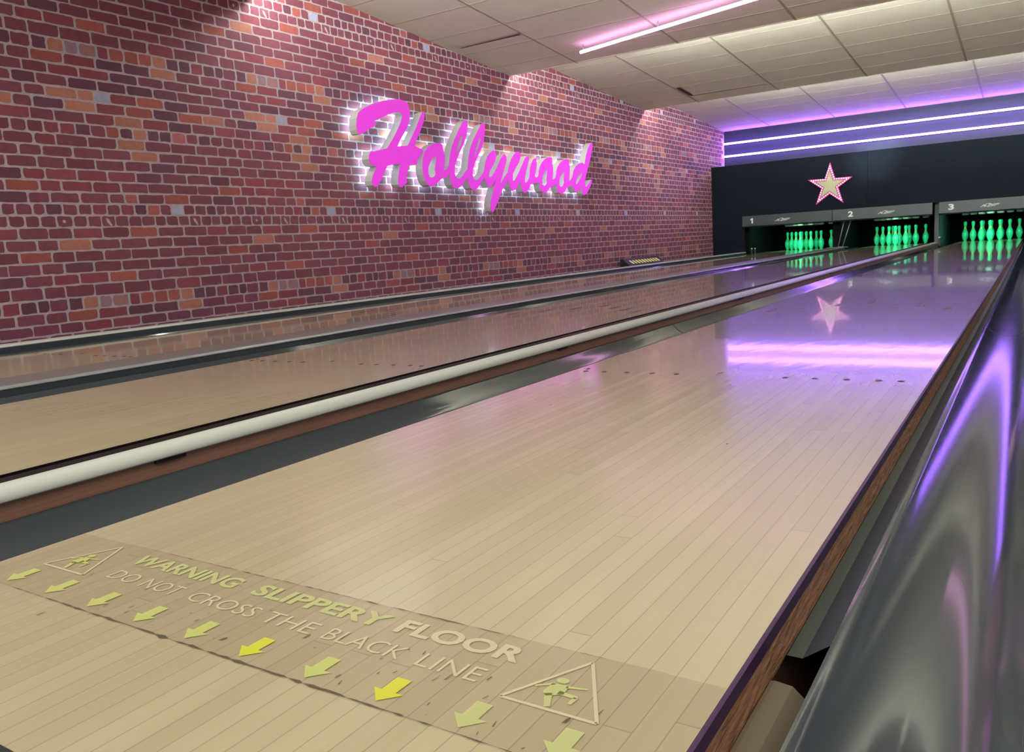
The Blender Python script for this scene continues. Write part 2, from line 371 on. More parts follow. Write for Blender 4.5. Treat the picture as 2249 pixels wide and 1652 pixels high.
# ---------------------------------------------------------------- lanes
LANES = {1: C1, 2: C2, 3: C3}
lane_words = {1: 'nearest the brick wall, the first lane', 2: 'second from the brick wall, behind the white rail', 3: 'in the foreground with the slippery floor warning', 4: 'right of the foreground gutter, the fourth lane'}
for n, c in ((1, C1), (2, C2), (3, C3), (4, .857)):
    xl = c-LW/2; xr = c+LW/2
    t = thing('bowling_lane', (c, YF, 0), 'glossy maple bowling lane '+lane_words[n], 'bowling lane', 'bowling lanes')
    m = lane_material('maple boards lane', -LW/2)
    # finish: dull and worn by the foul line, fresh and glossy beyond
    b = m.node_tree.nodes['Principled BSDF']; tc = N(m, 'ShaderNodeTexCoord'); sp = N(m, 'ShaderNodeSeparateXYZ'); L(m, tc.outputs['Object'], sp.inputs[0])
    mr = N(m, 'ShaderNodeMapRange'); mr.inputs['From Min'].default_value = .6; mr.inputs['From Max'].default_value = 2.15
    mr.inputs['To Min'].default_value = .34; mr.inputs['To Max'].default_value = .055; L(m, sp.outputs[1], mr.inputs[0])
    m2 = N(m, 'ShaderNodeMapRange'); m2.inputs['From Min'].default_value = 2.6; m2.inputs['From Max'].default_value = 4.4
    m2.inputs['To Min'].default_value = 1.0; m2.inputs['To Max'].default_value = .5; L(m, sp.outputs[1], m2.inputs[0])
    L(m, math_n(m, 'MULTIPLY', mr.outputs[0], m2.outputs[0]), b.inputs['Coat Roughness'])
    MB().box(-LW/2, LW/2-.001, 0, 18.95-YF, -.014, 0).build('lane_bed', m, t)
    MB().box(LW/2-.004, LW/2+.001, 0, 18.95-YF, -.015, .0008).build('edge_strip', M['purple' if n == 3 else 'black_trim'], t)
    MB().box(-LW/2+.002, LW/2-.0005, 0, 18.95-YF, -.058, -.0145).build('side_timber', M['chip'], t)
    MB().box(-LW/2+.02, LW/2-.02, 0, 18.95-YF, -.34, -.058).build('base_timber', M['wood'], t)
    # foul line
    MB().box(-LW/2, LW/2, -.05, 0, -.02, .0008).build('foul_line', M['black'], t)
    if n == 4: continue
    for k in range(7):                                       # arrows
        dx = (-.415, -.278, -.139, 0, .137, .268, .402)[k]; dy = (4.424, 4.591, 4.735, 4.885, 4.749, 4.622, 4.456)[k]-YF-.05
        MB().add([(dx-.021, dy-.09, .0006), (dx+.021, dy-.09, .0006), (dx+.003, dy+.075, .0006), (dx-.003, dy+.075, .0006)], [(0, 1, 2, 3)]).build('arrow_marker', M['dark_mark'], t)
    for k in range(10):                                      # dots
        dx = (-.475, -.41, -.33, -.245, -.165, .158, .238, .322, .403, .457)[k]; dy = 2.33-YF
        MB().add([(dx+.0085*math.cos(i*.5236), dy+.011*math.sin(i*.5236), .0006) for i in range(12)], [tuple(range(12))]).build('dot_marker', M['dark_mark'], t)
    for dx in (-.49, -.0445+.0,):
        MB().add([(dx+.006*math.cos(i*.5236), 2.375-YF+.011*math.sin(i*.5236), .0006) for i in range(12)], [tuple(range(12))]).build('dot_marker', M['dark_mark'], t)

# gutters: shallow channel with an angled recess beside the lane
def gutter(xe, side, name_label, y0=.8):
    """xe lane edge, side +1 = to the right of its lane"""
    t = thing('gutter', (xe, y0, 0), name_label, 'gutter', 'lane gutters'); s = side
    rec = [(0, -.0585), (.017, -.0585), (.05, -.034), (.053, -.034)]
    prof1 = [(s*x, z) for x, z in rec]
    cx_, r0 = .139, .0845; prof2 = []
    for i in range(17):
        u_ = -1+i/8; prof2.append((s*(cx_+r0*u_), -.016-.044*(1-abs(u_)**2.3)))
    prof2 = [(s*.0535, -.05)]+prof2+[(s*.2255, -.014), (s*.229, .002 if s > 0 else -.010), (s*.2345, .010 if s > 0 else -.009), (s*.2345, -.05)]
    if s < 0: prof1 = prof1[::-1]; prof2 = prof2[::-1]
    MB().sweep(prof1[:2] if s > 0 else prof1[2:], .07, 18.3-y0).build('recess_floor', M['gutter_bare'], t)
    MB().sweep(prof1[1:] if s > 0 else prof1[:3], .07, 18.3-y0).build('recess_wall', M['gutter_blue'], t)
    yb = YF-y0
    MB().sweep(prof2, yb, 18.3-y0, n=6).build('channel', M['gutter'], t, True)
    for yj in (3.0, 7.6, 12.2):
        MB().sweep([(x, z+.0006) for x, z in prof2[2:-4]], yj, yj+.006).build('joint', M['black'], t)
    return t
G = {}
G[0] = gutter(C1-LW/2, -1, 'dark gutter between the brick wall ledge and the first lane')
G[1] = gutter(C1+LW/2, 1, 'dark gutter between the first lane and the flat grey cap')
G[2] = gutter(C2-LW/2, -1, 'dark gutter between the flat grey cap and the second lane')
G[3] = gutter(C2+LW/2, 1, 'dark gutter hidden beyond the white rail beside the second lane')
G[4] = gutter(C3-LW/2, -1, 'wide dark gutter below the reddish timber and the white rail')
G[5] = gutter(C3+LW/2, 1, 'glossy grey gutter with violet reflections at the right edge, foreground')
# beige starter block of the right gutter, just before the foul line
g5 = G[5]
pb = [(.0015, -.30), (.0015, -.052), (.006, -.051), (.024, -.053), (.048, -.075), (.050, -.30)]
MB().sweep(pb, YF-.8, -.002, closed=True).build('starter_block', M['beige'], g5)
MB().sweep([(.001, -.30), (.001, -.10), (.053, -.12), (.053, -.30)], 0, .07, closed=True).build('end_gap', M['black'], g5)

# flat grey cap between lanes 1 and 2
t = thing('lane_divider', (-3.27, YF, 0), 'long flat grey cap with a worn silver edge, between the first and second lanes', 'lane divider')
pr = [(-.147, -.05), (-.147, .022), (-.140, .0285), (.10, .0285), (.118, .0270), (.118, -.05)]
soft(MB().sweep(pr, 0, 16.6, closed=True).build('cap_top', M['grey_cap'], t))
MB().box(.119, .1455, 0, 16.6, -.30, .0175).build('side_face', M['gutter'], t)
pr = [(.118, .016), (.118, .0275), (.130, .0278), (.141, .0250), (.1475, .0205), (.1475, .0165), (.140, .016)]
MB().sweep(pr, 0, 5.0, closed=True).build('edge_moulding', M['silver'], t, True)
MB().sweep(pr, 5.01, 16.6, closed=True).build('edge_moulding', M['silver'], t, True)

# ball rail between lanes 2 and 3
t = thing('division_rail', (-1.554, YF, 0), 'white rounded rail on reddish timber running between the second and third lanes', 'rail')
MB().box(-.044, .043, 0, 16.5, -.30, .027).build('timber', M['wood'], t)
cap = [(-.010, .027)]+[(.024+.034*math.cos(math.pi*(1-i/14)), .030+.024*math.sin(math.pi*(1-i/14))) for i in range(15)]+[(.057, .027)]
for a, b_ in ((0, 4.9), (4.905, 9.7), (9.705, 16.35)):
    MB().sweep(cap, a, b_, closed=True).build('white_cap', M['white'], t, True)
MB().sweep([(-.046, .0), (-.046, .046), (-.036, .050), (-.014, .047), (-.014, .0)], 0, 16.4, closed=True).build('black_edging', M['black_trim'], t)
for y in (.66, 2.35, 4.6, 7.2):
    MB().box(.0435, .052, y, y+.07, .018, .0275).build('clip', M['black'], t)
MB().box(.06, .10, 16.30, 16.36, -.02, .115).build('end_post', M['black'], t)
MB().lathe([(.012, 0), (.022, .008), (.022, .022), (.012, .03)], 12, (.08, 16.33, .112)).build('end_bolt', M['white'], t, True)

# white kerb along the wall ledge
t = thing('side_rail', (-4.98, YF, 0), 'thin white kerb rail along the foot of the brick wall', 'rail')
pr = [(-.058, .0265), (-.058, .036), (-.048, .0425), (.0, .043), (.028, .040), (.040, .033), (.0415, .0265)]
MB().sweep(pr, 0, 16.3, closed=True).build('kerb', M['white'], t, True)
MB().box(-.056, .0405, 0, 16.3, -.06, .0262).build('kerb_face', M['gutter'], t)
for x in (-4.81, -4.745):
    MB().box(x-C1+LW/2-.01, x-C1+LW/2+.01, 15.72, 15.76, -.05, .09).build('bracket', M['black'], G[0])
    MB().lathe([(.008, 0), (.016, .006), (.016, .018), (.008, .024)], 12, (x-C1+LW/2, 15.74, .092)).build('end_bolt', M['white'], G[0], True)

# cap between lanes 3 and 4, at the right edge
t = thing('lane_divider', (.17, YF, 0), 'dark glossy cap on the far side of the foreground gutter', 'lane divider')
soft(MB().sweep([(-.155, -.3), (-.155, .018), (-.145, .03), (.145, .03), (.155, .018), (.155, -.3)], 0, 16.4, closed=True).build('cap_top', M['gutter'], t))
for k in range(6): MB().box(-.12, -.05, 10.2+k*.5, 10.45+k*.5, .0302, .0315).build('dark_slot', M['black'], t)

# ---------------------------------------------------------------- pits, pins, masking
def lane_local(name, label, cat, x): return thing(name, (x, 16.7, 0), label, cat)
pit = thing('pin_pit', (C2, 17, 0), 'black lined pit running behind all the pins', 'pit')
MB().box(WX-C2, RX-C2, 2.4, 2.46, -.4, 1.7).build('back_curtain', M['pit'], pit)
MB().box(WX-C2, RX-C2, .2, 2.4, .80, .83).build('pit_roof', M['pit'], pit)
for x, lab, w, mm in ((-5.05, 'black partition at the left end of the pits, faintly green', .15, 'pit'), (-3.27, 'black partition between the first and second pits', .14, 'pit'), (-1.548, 'charcoal partition post between the second and third pits', .07, 'board'), (.17, 'black partition right of the third pit', .14, 'pit')):
    t = thing('pit_partition', (x, 16.9, 0), lab, 'partition', 'pit partitions')
    MB().box(-w/2, w/2, 0, 2.38, -.03, .78).build('partition_board', M[mm], t)
t = thing('corner_board', (-5.34, 16.7, 0), 'tall black board filling the corner between brick wall and first pit', 'board')
MB().box(-.32, .335, 0, .06, -.36, .7495).build('corner_panel', M['mask'], t)

t = thing('masking_panel', (-4.175, 16.7, .75), 'black masking panel behind the star, beside the brick wall', 'wall panel')
MB().box(-1.485, 1.484, 0, .05, 0, 1.03).build('panel_sheet', M['mask'], t)
t = thing('masking_panel', (.95, 16.7, .75), 'black masking panel above lanes two and three, right of the vertical seam', 'wall panel')
MB().box(-3.636, 3.65, 0, .05, 0, 1.03).build('panel_sheet', M['mask'], t)

def text_mesh(s, name, box, m, parent, plane='xz', depth=.002, bold=0, shear=0, at=0):
    """built-in lettering fitted to box (a0, a1, b0, b1) in the given plane, facing -Y ('xz') or up ('xy')"""
    c = bpy.data.curves.new('lettering', 'FONT'); c.body = s; c.offset = bold; c.fill_mode = 'BOTH'; c.resolution_u = 3
    o = bpy.data.objects.new('lettering', c); COL.objects.link(o)
    dg = bpy.context.evaluated_depsgraph_get(); me = o.evaluated_get(dg).to_mesh()
    vs = [v.co.copy() for v in me.vertices]; fs = [tuple(p.vertices) for p in me.polygons]
    o.evaluated_get(dg).to_mesh_clear(); bpy.data.objects.remove(o); bpy.data.curves.remove(c)
    x0, x1 = min(v.x for v in vs), max(v.x for v in vs); y0, y1 = min(v.y for v in vs), max(v.y for v in vs)
    a0, a1, b0, b1 = box; out = []
    for v in vs:
        p = (v.x-x0)/(x1-x0); q = (v.y-y0)/(y1-y0)
        a = a0+(a1-a0)*p+shear*(q-.5)*(b1-b0); b = b0+(b1-b0)*q
        out.append((a, at, b) if plane == 'xz' else (a, b, at))
    n = len(out)
    if plane == 'xz':
        allv = out+[(a, at+depth, b) for a, _, b in out]
        out = allv; fs = fs  # front sheet; back sheet closes it
        fs = fs+[tuple(i+n for i in f[::-1]) for f in fs]
    return mesh(name, out, fs, m, parent)

nb = {1: (-5.026, -3.303, -4.824, -4.366), 2: (-3.297, -1.596, -2.972, -2.4965), 3: (-1.495, .21, -1.300, -.846)}
for n, (x0, x1, xn, xg) in nb.items():
    t = thing('lane_number_board', (x0, 16.64, .545), 'charcoal board with white number %d and a pale oval logo above the pins' % n, 'sign', 'lane number boards')
    soft(MB().box(0, x1-x0, 0, .06, 0, .207).build('board', M['board'], t), .006)
    MB().box(0, x1-x0, .01, .06, -.02, -.001).build('lower_lip', M['mask'], t)
    if n == 1:
        q = [(-.012, .055), (-.012, .128), (-.036, .118), (-.036, .138), (-.004, .160), (.018, .160), (.018, .055)]
        tri = [tuple(f_) for f_ in tessellate_polygon([[Vector((a, b_, 0)) for a, b_ in q]])]
        mesh('numeral', [(xn-x0+a, -.002, b_) for a, b_ in q]+[(xn-x0+a, 0, b_) for a, b_ in q], tri+[tuple(i+7 for i in f_[::-1]) for f_ in tri]+[(i, (i+1) % 7, 7+(i+1) % 7, 7+i) for i in range(7)], M['trim_white'], t)
    else: text_mesh(str(n), 'numeral', (xn-x0-(.036 if n == 1 else .045), xn-x0+(.036 if n == 1 else .045), .055, .160), M['trim_white'], t, at=-.002, bold=.04)
    lg = text_mesh('A', 'logo', (xg-x0, xg-x0+.09, .068, .112), M['logo_grey'], t, at=-.002, bold=.045, shear=.6)
    text_mesh('MF', 'logo_lettering', (xg-x0+.115, xg-x0+.27, .072, .118), M['logo_grey'], t, at=-.003, bold=.045, shear=.9)
    k = 28; e1 = [(xg-x0+.125+.055*math.cos(2*math.pi*i/k), -.001, .096+.032*math.sin(2*math.pi*i/k)) for i in range(k)]
    e2 = [(xg-x0+.125+.042*math.cos(2*math.pi*i/k), -.001, .096+.022*math.sin(2*math.pi*i/k)) for i in range(k)]
    mesh('logo_oval', e1+e2, [(i, (i+1) % k, k+(i+1) % k, k+i) for i in range(k)], M['logo_grey'], t)

# pins
PROF = [(.0005, 0), (.0245, 0), (.0258, .002), (.0359, .019), (.0440, .038), (.0497, .057), (.0573, .0857), (.0605, .1143), (.0579, .1492), (.0535, .168), (.047, .184), (.0385, .203), (.0314, .219), (.025, .238),
        (.0228, .254), (.0237, .276), (.0266, .298), (.0306, .3207), (.0323, .343), (.031, .357), (.0265, .369), (.019, .3775), (.010, .3805), (.0005, .381)]
rows4 = [(0, 0), (-1, 1), (1, 1), (-2, 2), (0, 2), (2, 2), (-3, 3), (-1, 3), (1, 3), (3, 3)]
pos_words = ['front pin, nearest of its triangle', 'second row left pin', 'second row right pin', 'third row left pin', 'third row centre pin', 'third row right pin', 'back row far left corner pin', 'back row second pin from the left', 'back row third pin from the left', 'back row far right corner pin']
proto = None
def ring(z0, z1, grow):
    def r_at(z):
        for (r1, a), (r2, b) in zip(PROF, PROF[1:]):
            if a <= z <= b: return r1+(r2-r1)*(z-a)/max(1e-6, b-a)
    zs = [z0+(z1-z0)*i/3 for i in range(4)]
    m_ = MB(); n = 20; vs = []
    for z in zs: vs += [((r_at(z)+grow)*math.cos(2*math.pi*i/n), (r_at(z)+grow)*math.sin(2*math.pi*i/n), z) for i in range(n)]
    return m_.add(vs, [(j*n+i, j*n+(i+1) % n, (j+1)*n+(i+1) % n, (j+1)*n+i) for j in range(3) for i in range(n)])
lw = {1: 'on lane one', 2: 'on lane two', 3: 'on lane three'}
for n, c in LANES.items():
    for k, (a, b_) in enumerate(rows4):
        lab = 'green pin %s, %s' % (lw[n], pos_words[k])
        if proto is None:
            proto = thing('bowling_pin', (0, 0, 0), lab, 'bowling pin')
            MB().lathe(PROF, 24).build('pin_body', M['pin'], proto, True)
            ring(.226, .240, .0006).build('neck_band', M['pin_neck'], proto, True)
            ring(.252, .266, .0006).build('neck_band', M['pin_neck'], proto, True)
            bd = MB(); bd.add([(.012*math.cos(i*.7854), -.0545+abs(math.sin(i*.7854))*.001, .166+.010*math.sin(i*.7854)) for i in range(8)], [tuple(range(8))[::-1]])
            bd.build('badge', M['pin_logo'], proto)
            p = proto
        else:
            p = proto.copy(); COL.objects.link(p)
            for ch in proto.children: q = ch.copy(); COL.objects.link(q); q.parent = p
        p.location = (c+a*.1524, 17.884+b_*.264, 0.0); p.rotation_euler = (0, 0, random.uniform(-1.6, 1.6))
        p['label'] = lab; p['group'] = 'green pins on lane %d' % n
    # pinsetting machine above
    t = thing('pinsetter', (c, 17.6, .5), 'dark pinsetting machine hanging above the pins of lane %d, green lit cups' % n, 'pinsetter', 'pinsetters')
    MB().box(-.58, .58, .1, 1.5, .075, .25).build('deck', M['pit'], t)
    for a, b_ in rows4:
        MB().lathe([(.045, 0), (.062, .01), (.062, .05), (.03, .078)], 14, (a*.1524, .284+b_*.264, 0)).build('pin_cup', M['fit_white'], t, True)
    area('pit_light', (c, 16.98, .66), (math.radians(62), 0, 0), (1.0, .08), 15, (.30, 1, .6))

t = thing('leaning_bars', (-3.21, 16.79, .03), 'pair of slanting grey metal bars between the first two lanes', 'metal bars')
MB().tube((-.02, .04, .012), (.10, .04, .56), .011, 8).build('bar', M['steel'], t, True)
MB().tube((.06, .04, .012), (.225, .04, .56), .011, 8).build('bar', M['steel'], t, True)
MB().box(-.22, .08, -.04, .08, .0, .014).build('tray', M['grey_cap'], t)
MB().tube((.0, .03, .02), (.17, -.02, .004), .007, 8).build('wire', M['steel'], t, True)

# small spotlight hidden behind the farthest ceiling step, washing the top of the masking
t = thing('spotlight', (-2.62, 13.62, 2.72), 'small black spotlight behind the farthest ceiling step, aimed at the masking seam', 'ceiling light')
MB().tube((0, 0, 0), (0, .10, -.03), .035, 14).build('can', M['black'], t, True)
MB().tube((0, 0, .02), (0, 0, .12), .008, 8).build('stem', M['black'], t, True)
sl = bpy.data.lights.new('spot_lamp', 'SPOT'); sl.energy = 900; sl.spot_size = math.radians(22); sl.spot_blend = 1; sl.color = (.75, .93, 1); sl.shadow_soft_size = .03
so = bpy.data.objects.new('spot_lamp', sl); COL.objects.link(so); so.location = (-2.62, 13.74, 2.685)
so.rotation_euler = (Vector((-2.62, 16.7, 1.72))-Vector((-2.62, 13.74, 2.685))).to_track_quat('-Z', 'Y').to_euler()
# star
t = thing('marquee_star', (-3.347, 16.68, 1.214), 'five pointed star with pink bulbs around a pale gold centre', 'star sign')
def star(R, r, rot=0): return [((R if i % 2 == 0 else r)*math.sin(math.pi*i/5+rot), (R if i % 2 == 0 else r)*math.cos(math.pi*i/5+rot)) for i in range(10)]
def prism(pts, y0, y1):
    n = len(pts); m_ = MB(); vs = [(x, y0, z) for x, z in pts]+[(x, y1, z) for x, z in pts]
    tri = [tuple(q) for q in tessellate_polygon([[Vector((x, z, 0)) for x, z in pts]])]
    return m_.add(vs, tri+[tuple(i+n for i in q[::-1]) for q in tri]+[(i, (i+1) % n, n+(i+1) % n, n+i) for i in range(n)])
rt = .012
prism(star(.425, .158, rt), -.03, .02).build('frame', M['star_frame'], t)
prism(star(.283, .112, rt), -.0365, -.0305).build('inner_lip', M['lip'], t)
prism(star(.262, .103, rt), -.045, -.037).build('face', M['star_face'], t)
ring_ = star(.352, .138, rt)
for i in range(10):
    a, b_ = ring_[i], ring_[(i+1) % 10]
    for j in range(6):
        f_ = (j+.0)/6; x, z = a[0]+(b_[0]-a[0])*f_, a[1]+(b_[1]-a[1])*f_
        MB().lathe([(.0005, -.008), (.0125, -.007), (.016, 0), (.0125, .011), (.0005, .0165)], 8).build('bulb', M['star_bulb'], t, True, (x, -.036, z)).rotation_euler = (math.pi/2, 0, 0)

# led tubes on the end wall
for z, w in ((2.300, 'upper'), (2.040, 'lower')):
    t = thing('led_tube', (WX+.02, YEND-.05, z), '%s of the two long violet white light tubes above the pins' % w, 'light tube', 'violet tubes on the end wall')
    MB().box(0, RX-WX-.04, .02, .05, -.02, .02).build('channel', M['navy'], t)
    MB().tube((0, 0, 0), (RX-WX-.04, 0, 0), .019, 12).build('tube', M['violet_tube'], t, True)
# pink tube on the ceiling
a, d = Vector((-4.358, 8.547, 2.516)), Vector((2.043, -.476, .037)); d = d/d.x
t = thing('neon_tube', a, 'pink neon tube slung under the ceiling, running off the top edge', 'light tube')
MB().tube((0, 0, 0), d*3.9, .017, 12).build('tube', M['pink_tube'], t, True)
for s_ in (.04, 1.02, 2.1, 3.2, 3.85):
    p = d*s_; MB().tube(p+Vector((0, 0, .018)), p+Vector((0, 0, .075)), .006, 8).build('bracket', M['steel'], t, True)

# ---------------------------------------------------------------- sign on the brick wall
SIGN_H = "6.05,1.657 6.062,1.72 6.09,1.773 6.132,1.805 6.222,1.845 6.341,1.89 6.471,1.927 6.603,1.955 6.717,1.968 6.783,1.965 6.834,1.947 6.86,1.916 6.868,1.863 6.863,1.808 6.838,1.745 6.802,1.694 6.752,1.641 6.691,1.577 6.652,1.532 6.629,1.499 6.696,1.506 6.795,1.518 6.823,1.55 6.887,1.628 6.964,1.72 7.037,1.825 7.08,1.878 7.106,1.881 7.118,1.861 7.102,1.813 7.068,1.748 7.013,1.669 6.953,1.596 6.911,1.538 6.913,1.52 6.972,1.508 7.031,1.494 7.046,1.485 7.033,1.469 6.981,1.419 6.941,1.38 6.914,1.329 6.849,1.327 6.795,1.326 6.769,1.279 6.743,1.229 6.73,1.185 6.737,1.143 6.675,1.11 6.654,1.095 6.615,1.096 6.595,1.12 6.598,1.168 6.613,1.223 6.654,1.328 6.539,1.315 6.445,1.299 6.411,1.25 6.368,1.196 6.315,1.135 6.278,1.09 6.237,1.086 6.208,1.102 6.201,1.143 6.22,1.19 6.257,1.238 6.294,1.286 6.237,1.286 6.2,1.31 6.184,1.35 6.193,1.39 6.22,1.426 6.238,1.43 6.272,1.425 6.355,1.444 6.467,1.469 6.509,1.51 6.584,1.586 6.661,1.676 6.718,1.752 6.744,1.803 6.738,1.832 6.701,1.84 6.615,1.828 6.528,1.802 6.432,1.764 6.366,1.74 6.306,1.719 6.321,1.698 6.323,1.679 6.221,1.635 6.129,1.588 6.093,1.572 6.065,1.58 6.052,1.613"
SIGN_REST = "7.018,1.346 7.031,1.409 7.07,1.474 7.128,1.522 7.206,1.559 7.294,1.581 7.359,1.582 7.389,1.565 7.396,1.527 7.413,1.489 7.422,1.432 7.402,1.353 7.383,1.294 7.435,1.309 7.485,1.351 7.497,1.403 7.522,1.47 7.56,1.551 7.622,1.64 7.688,1.717 7.742,1.781 7.808,1.847 7.864,1.872 7.887,1.86 7.893,1.834 7.878,1.76 7.863,1.712 7.819,1.642 7.763,1.571 7.697,1.5 7.641,1.424 7.599,1.356 7.579,1.289 7.591,1.244 7.628,1.218 7.674,1.22 7.737,1.256 7.789,1.298 7.828,1.327 7.839,1.31 7.847,1.372 7.871,1.457 7.926,1.576 7.999,1.673 8.087,1.765 8.167,1.849 8.241,1.871 8.253,1.849 8.236,1.769 8.201,1.657 8.134,1.566 8.052,1.475 7.988,1.402 7.944,1.33 7.93,1.268 7.946,1.226 7.993,1.212 8.044,1.225 8.113,1.275 8.168,1.317 8.189,1.373 8.219,1.438 8.27,1.504 8.35,1.556 8.404,1.576 8.439,1.562 8.449,1.514 8.419,1.448 8.343,1.372 8.285,1.322 8.265,1.273 8.277,1.251 8.33,1.268 8.396,1.319 8.464,1.386 8.552,1.488 8.639,1.546 8.675,1.519 8.676,1.472 8.633,1.399 8.579,1.314 8.525,1.229 8.497,1.181 8.546,1.218 8.62,1.28 8.694,1.336 8.71,1.379 8.738,1.428 8.792,1.496 8.856,1.553 8.912,1.588 8.965,1.594 9.017,1.578 8.998,1.513 8.949,1.45 8.872,1.386 8.806,1.317 8.793,1.257 8.801,1.227 8.837,1.24 8.896,1.291 8.975,1.367 9.043,1.443 9.112,1.52 9.176,1.556 9.212,1.544 9.214,1.507 9.169,1.437 9.117,1.348 9.08,1.261 9.084,1.224 9.108,1.218 9.154,1.245 9.202,1.296 9.214,1.346 9.226,1.403 9.264,1.467 9.32,1.519 9.372,1.538 9.396,1.523 9.401,1.461 9.382,1.397 9.344,1.339 9.334,1.308 9.364,1.291 9.409,1.304 9.438,1.337 9.45,1.388 9.482,1.44 9.546,1.5 9.643,1.55 9.751,1.574 9.81,1.566 9.815,1.527 9.815,1.482 9.829,1.431 9.815,1.365 9.793,1.287 9.827,1.284 9.885,1.316 9.901,1.343 9.914,1.396 9.955,1.456 10.03,1.513 10.133,1.558 10.219,1.572 10.275,1.559 10.286,1.519 10.302,1.466 10.294,1.399 10.261,1.283 10.305,1.288 10.36,1.334 10.387,1.376 10.407,1.424 10.472,1.481 10.566,1.527 10.675,1.55 10.734,1.535 10.765,1.53 10.777,1.572 10.817,1.658 10.881,1.752 10.951,1.819 11.001,1.847 11.039,1.833 11.025,1.768 10.966,1.66 10.89,1.536 10.825,1.435 10.769,1.349 10.739,1.279 10.741,1.23 10.763,1.21 10.812,1.232 10.879,1.276 10.947,1.321 10.971,1.322 10.96,1.286 10.906,1.228 10.836,1.163 10.768,1.112 10.689,1.096 10.653,1.116 10.635,1.164 10.634,1.234 10.592,1.191 10.527,1.148 10.465,1.129 10.421,1.142 10.382,1.192 10.372,1.233 10.326,1.211 10.193,1.19 10.162,1.166 10.1,1.118 10.013,1.099 9.945,1.114 9.91,1.166 9.895,1.225 9.831,1.2 9.707,1.174 9.663,1.134 9.607,1.106 9.541,1.1 9.492,1.123 9.458,1.167 9.446,1.23 9.387,1.222 9.337,1.22 9.25,1.223 9.216,1.197 9.166,1.14 9.101,1.101 9.051,1.091 9.017,1.105 8.998,1.148 8.987,1.215 8.972,1.233 8.931,1.189 8.866,1.132 8.806,1.115 8.76,1.12 8.719,1.158 8.701,1.206 8.689,1.247 8.645,1.21 8.595,1.161 8.54,1.118 8.495,1.064 8.43,0.98 8.367,0.909 8.306,0.847 8.303,0.848 8.276,0.864 8.261,0.904 8.274,0.977 8.312,1.05 8.359,1.132 8.405,1.206 8.417,1.239 8.367,1.197 8.317,1.155 8.263,1.137 8.222,1.16 8.191,1.207 8.16,1.245 8.104,1.196 8.04,1.139 7.98,1.106 7.924,1.098 7.871,1.119 7.842,1.164 7.824,1.24 7.771,1.192 7.697,1.137 7.628,1.108 7.563,1.11 7.515,1.146 7.496,1.198 7.486,1.272 7.449,1.233 7.397,1.217 7.333,1.203 7.28,1.176 7.239,1.145 7.175,1.118 7.13,1.114 7.079,1.129 7.043,1.172 7.019,1.234 7.012,1.296"
SIGN_HOLES = ["7.272,1.449 7.21,1.42 7.151,1.372 7.112,1.313 7.102,1.25 7.126,1.213 7.173,1.208 7.213,1.229 7.232,1.255 7.227,1.3 7.246,1.371 7.264,1.423",
    "7.788,1.717 7.736,1.676 7.688,1.605 7.636,1.496 7.626,1.466 7.662,1.498 7.738,1.586 7.782,1.672",
    "8.145,1.719 8.089,1.664 8.028,1.567 7.982,1.471 8.012,1.489 8.087,1.586 8.139,1.668",
    "9.674,1.411 9.597,1.375 9.54,1.322 9.514,1.264 9.52,1.207 9.564,1.192 9.612,1.206 9.641,1.236 9.64,1.287 9.661,1.352",
    "10.153,1.413 10.071,1.376 10.002,1.32 9.975,1.26 9.983,1.208 10.023,1.19 10.082,1.211 10.114,1.251 10.113,1.305 10.133,1.365",
    "10.693,1.43 10.597,1.384 10.508,1.326 10.466,1.283 10.462,1.242 10.483,1.237 10.531,1.265 10.606,1.33 10.665,1.38"]

def pts(s): return [tuple(map(float, w.split(','))) for w in s.split()]
sg = thing('wall_sign', (-5.60, 8.5, 1.3), 'large magenta script lettering with a cool white glow, mounted on the brick wall', 'sign')
def letter(outer, holes, nm):
    loops = [pts(outer)]+[pts(h) for h in holes]
    x1, x0 = -5.50+5.60, -5.598+5.60
    flat = [(y-8.5, z-1.3) for lp in loops for y, z in lp]
    tri = [tuple(q) for q in tessellate_polygon([[Vector((y, z, 0)) for y, z in lp] for lp in loops])]
    n = len(flat); side = []; k = 0
    for lp in loops:
        m_ = len(lp)
        side += [(k+i, k+(i+1) % m_, n+k+(i+1) % m_, n+k+i) for i in range(m_)]; k += m_
    vs = [(x1-.004, y, z) for y, z in flat]+[(x0, y, z) for y, z in flat]
    r = mesh(nm, vs, side, M['letter_side'], sg)
    mesh('letter_face', [(x1, y, z) for y, z in flat]+[(x1-.006, y, z) for y, z in flat], tri+[tuple(i+n for i in q[::-1]) for q in tri]+side, M['pink_face'], r)
    mesh('halo_leds', [(x0+.006, y, z) for y, z in flat], [q[::-1] for q in tri], M['halo'], r)
letter(SIGN_H, [], 'letter_h'); letter(SIGN_REST, SIGN_HOLES, 'joined_letters')

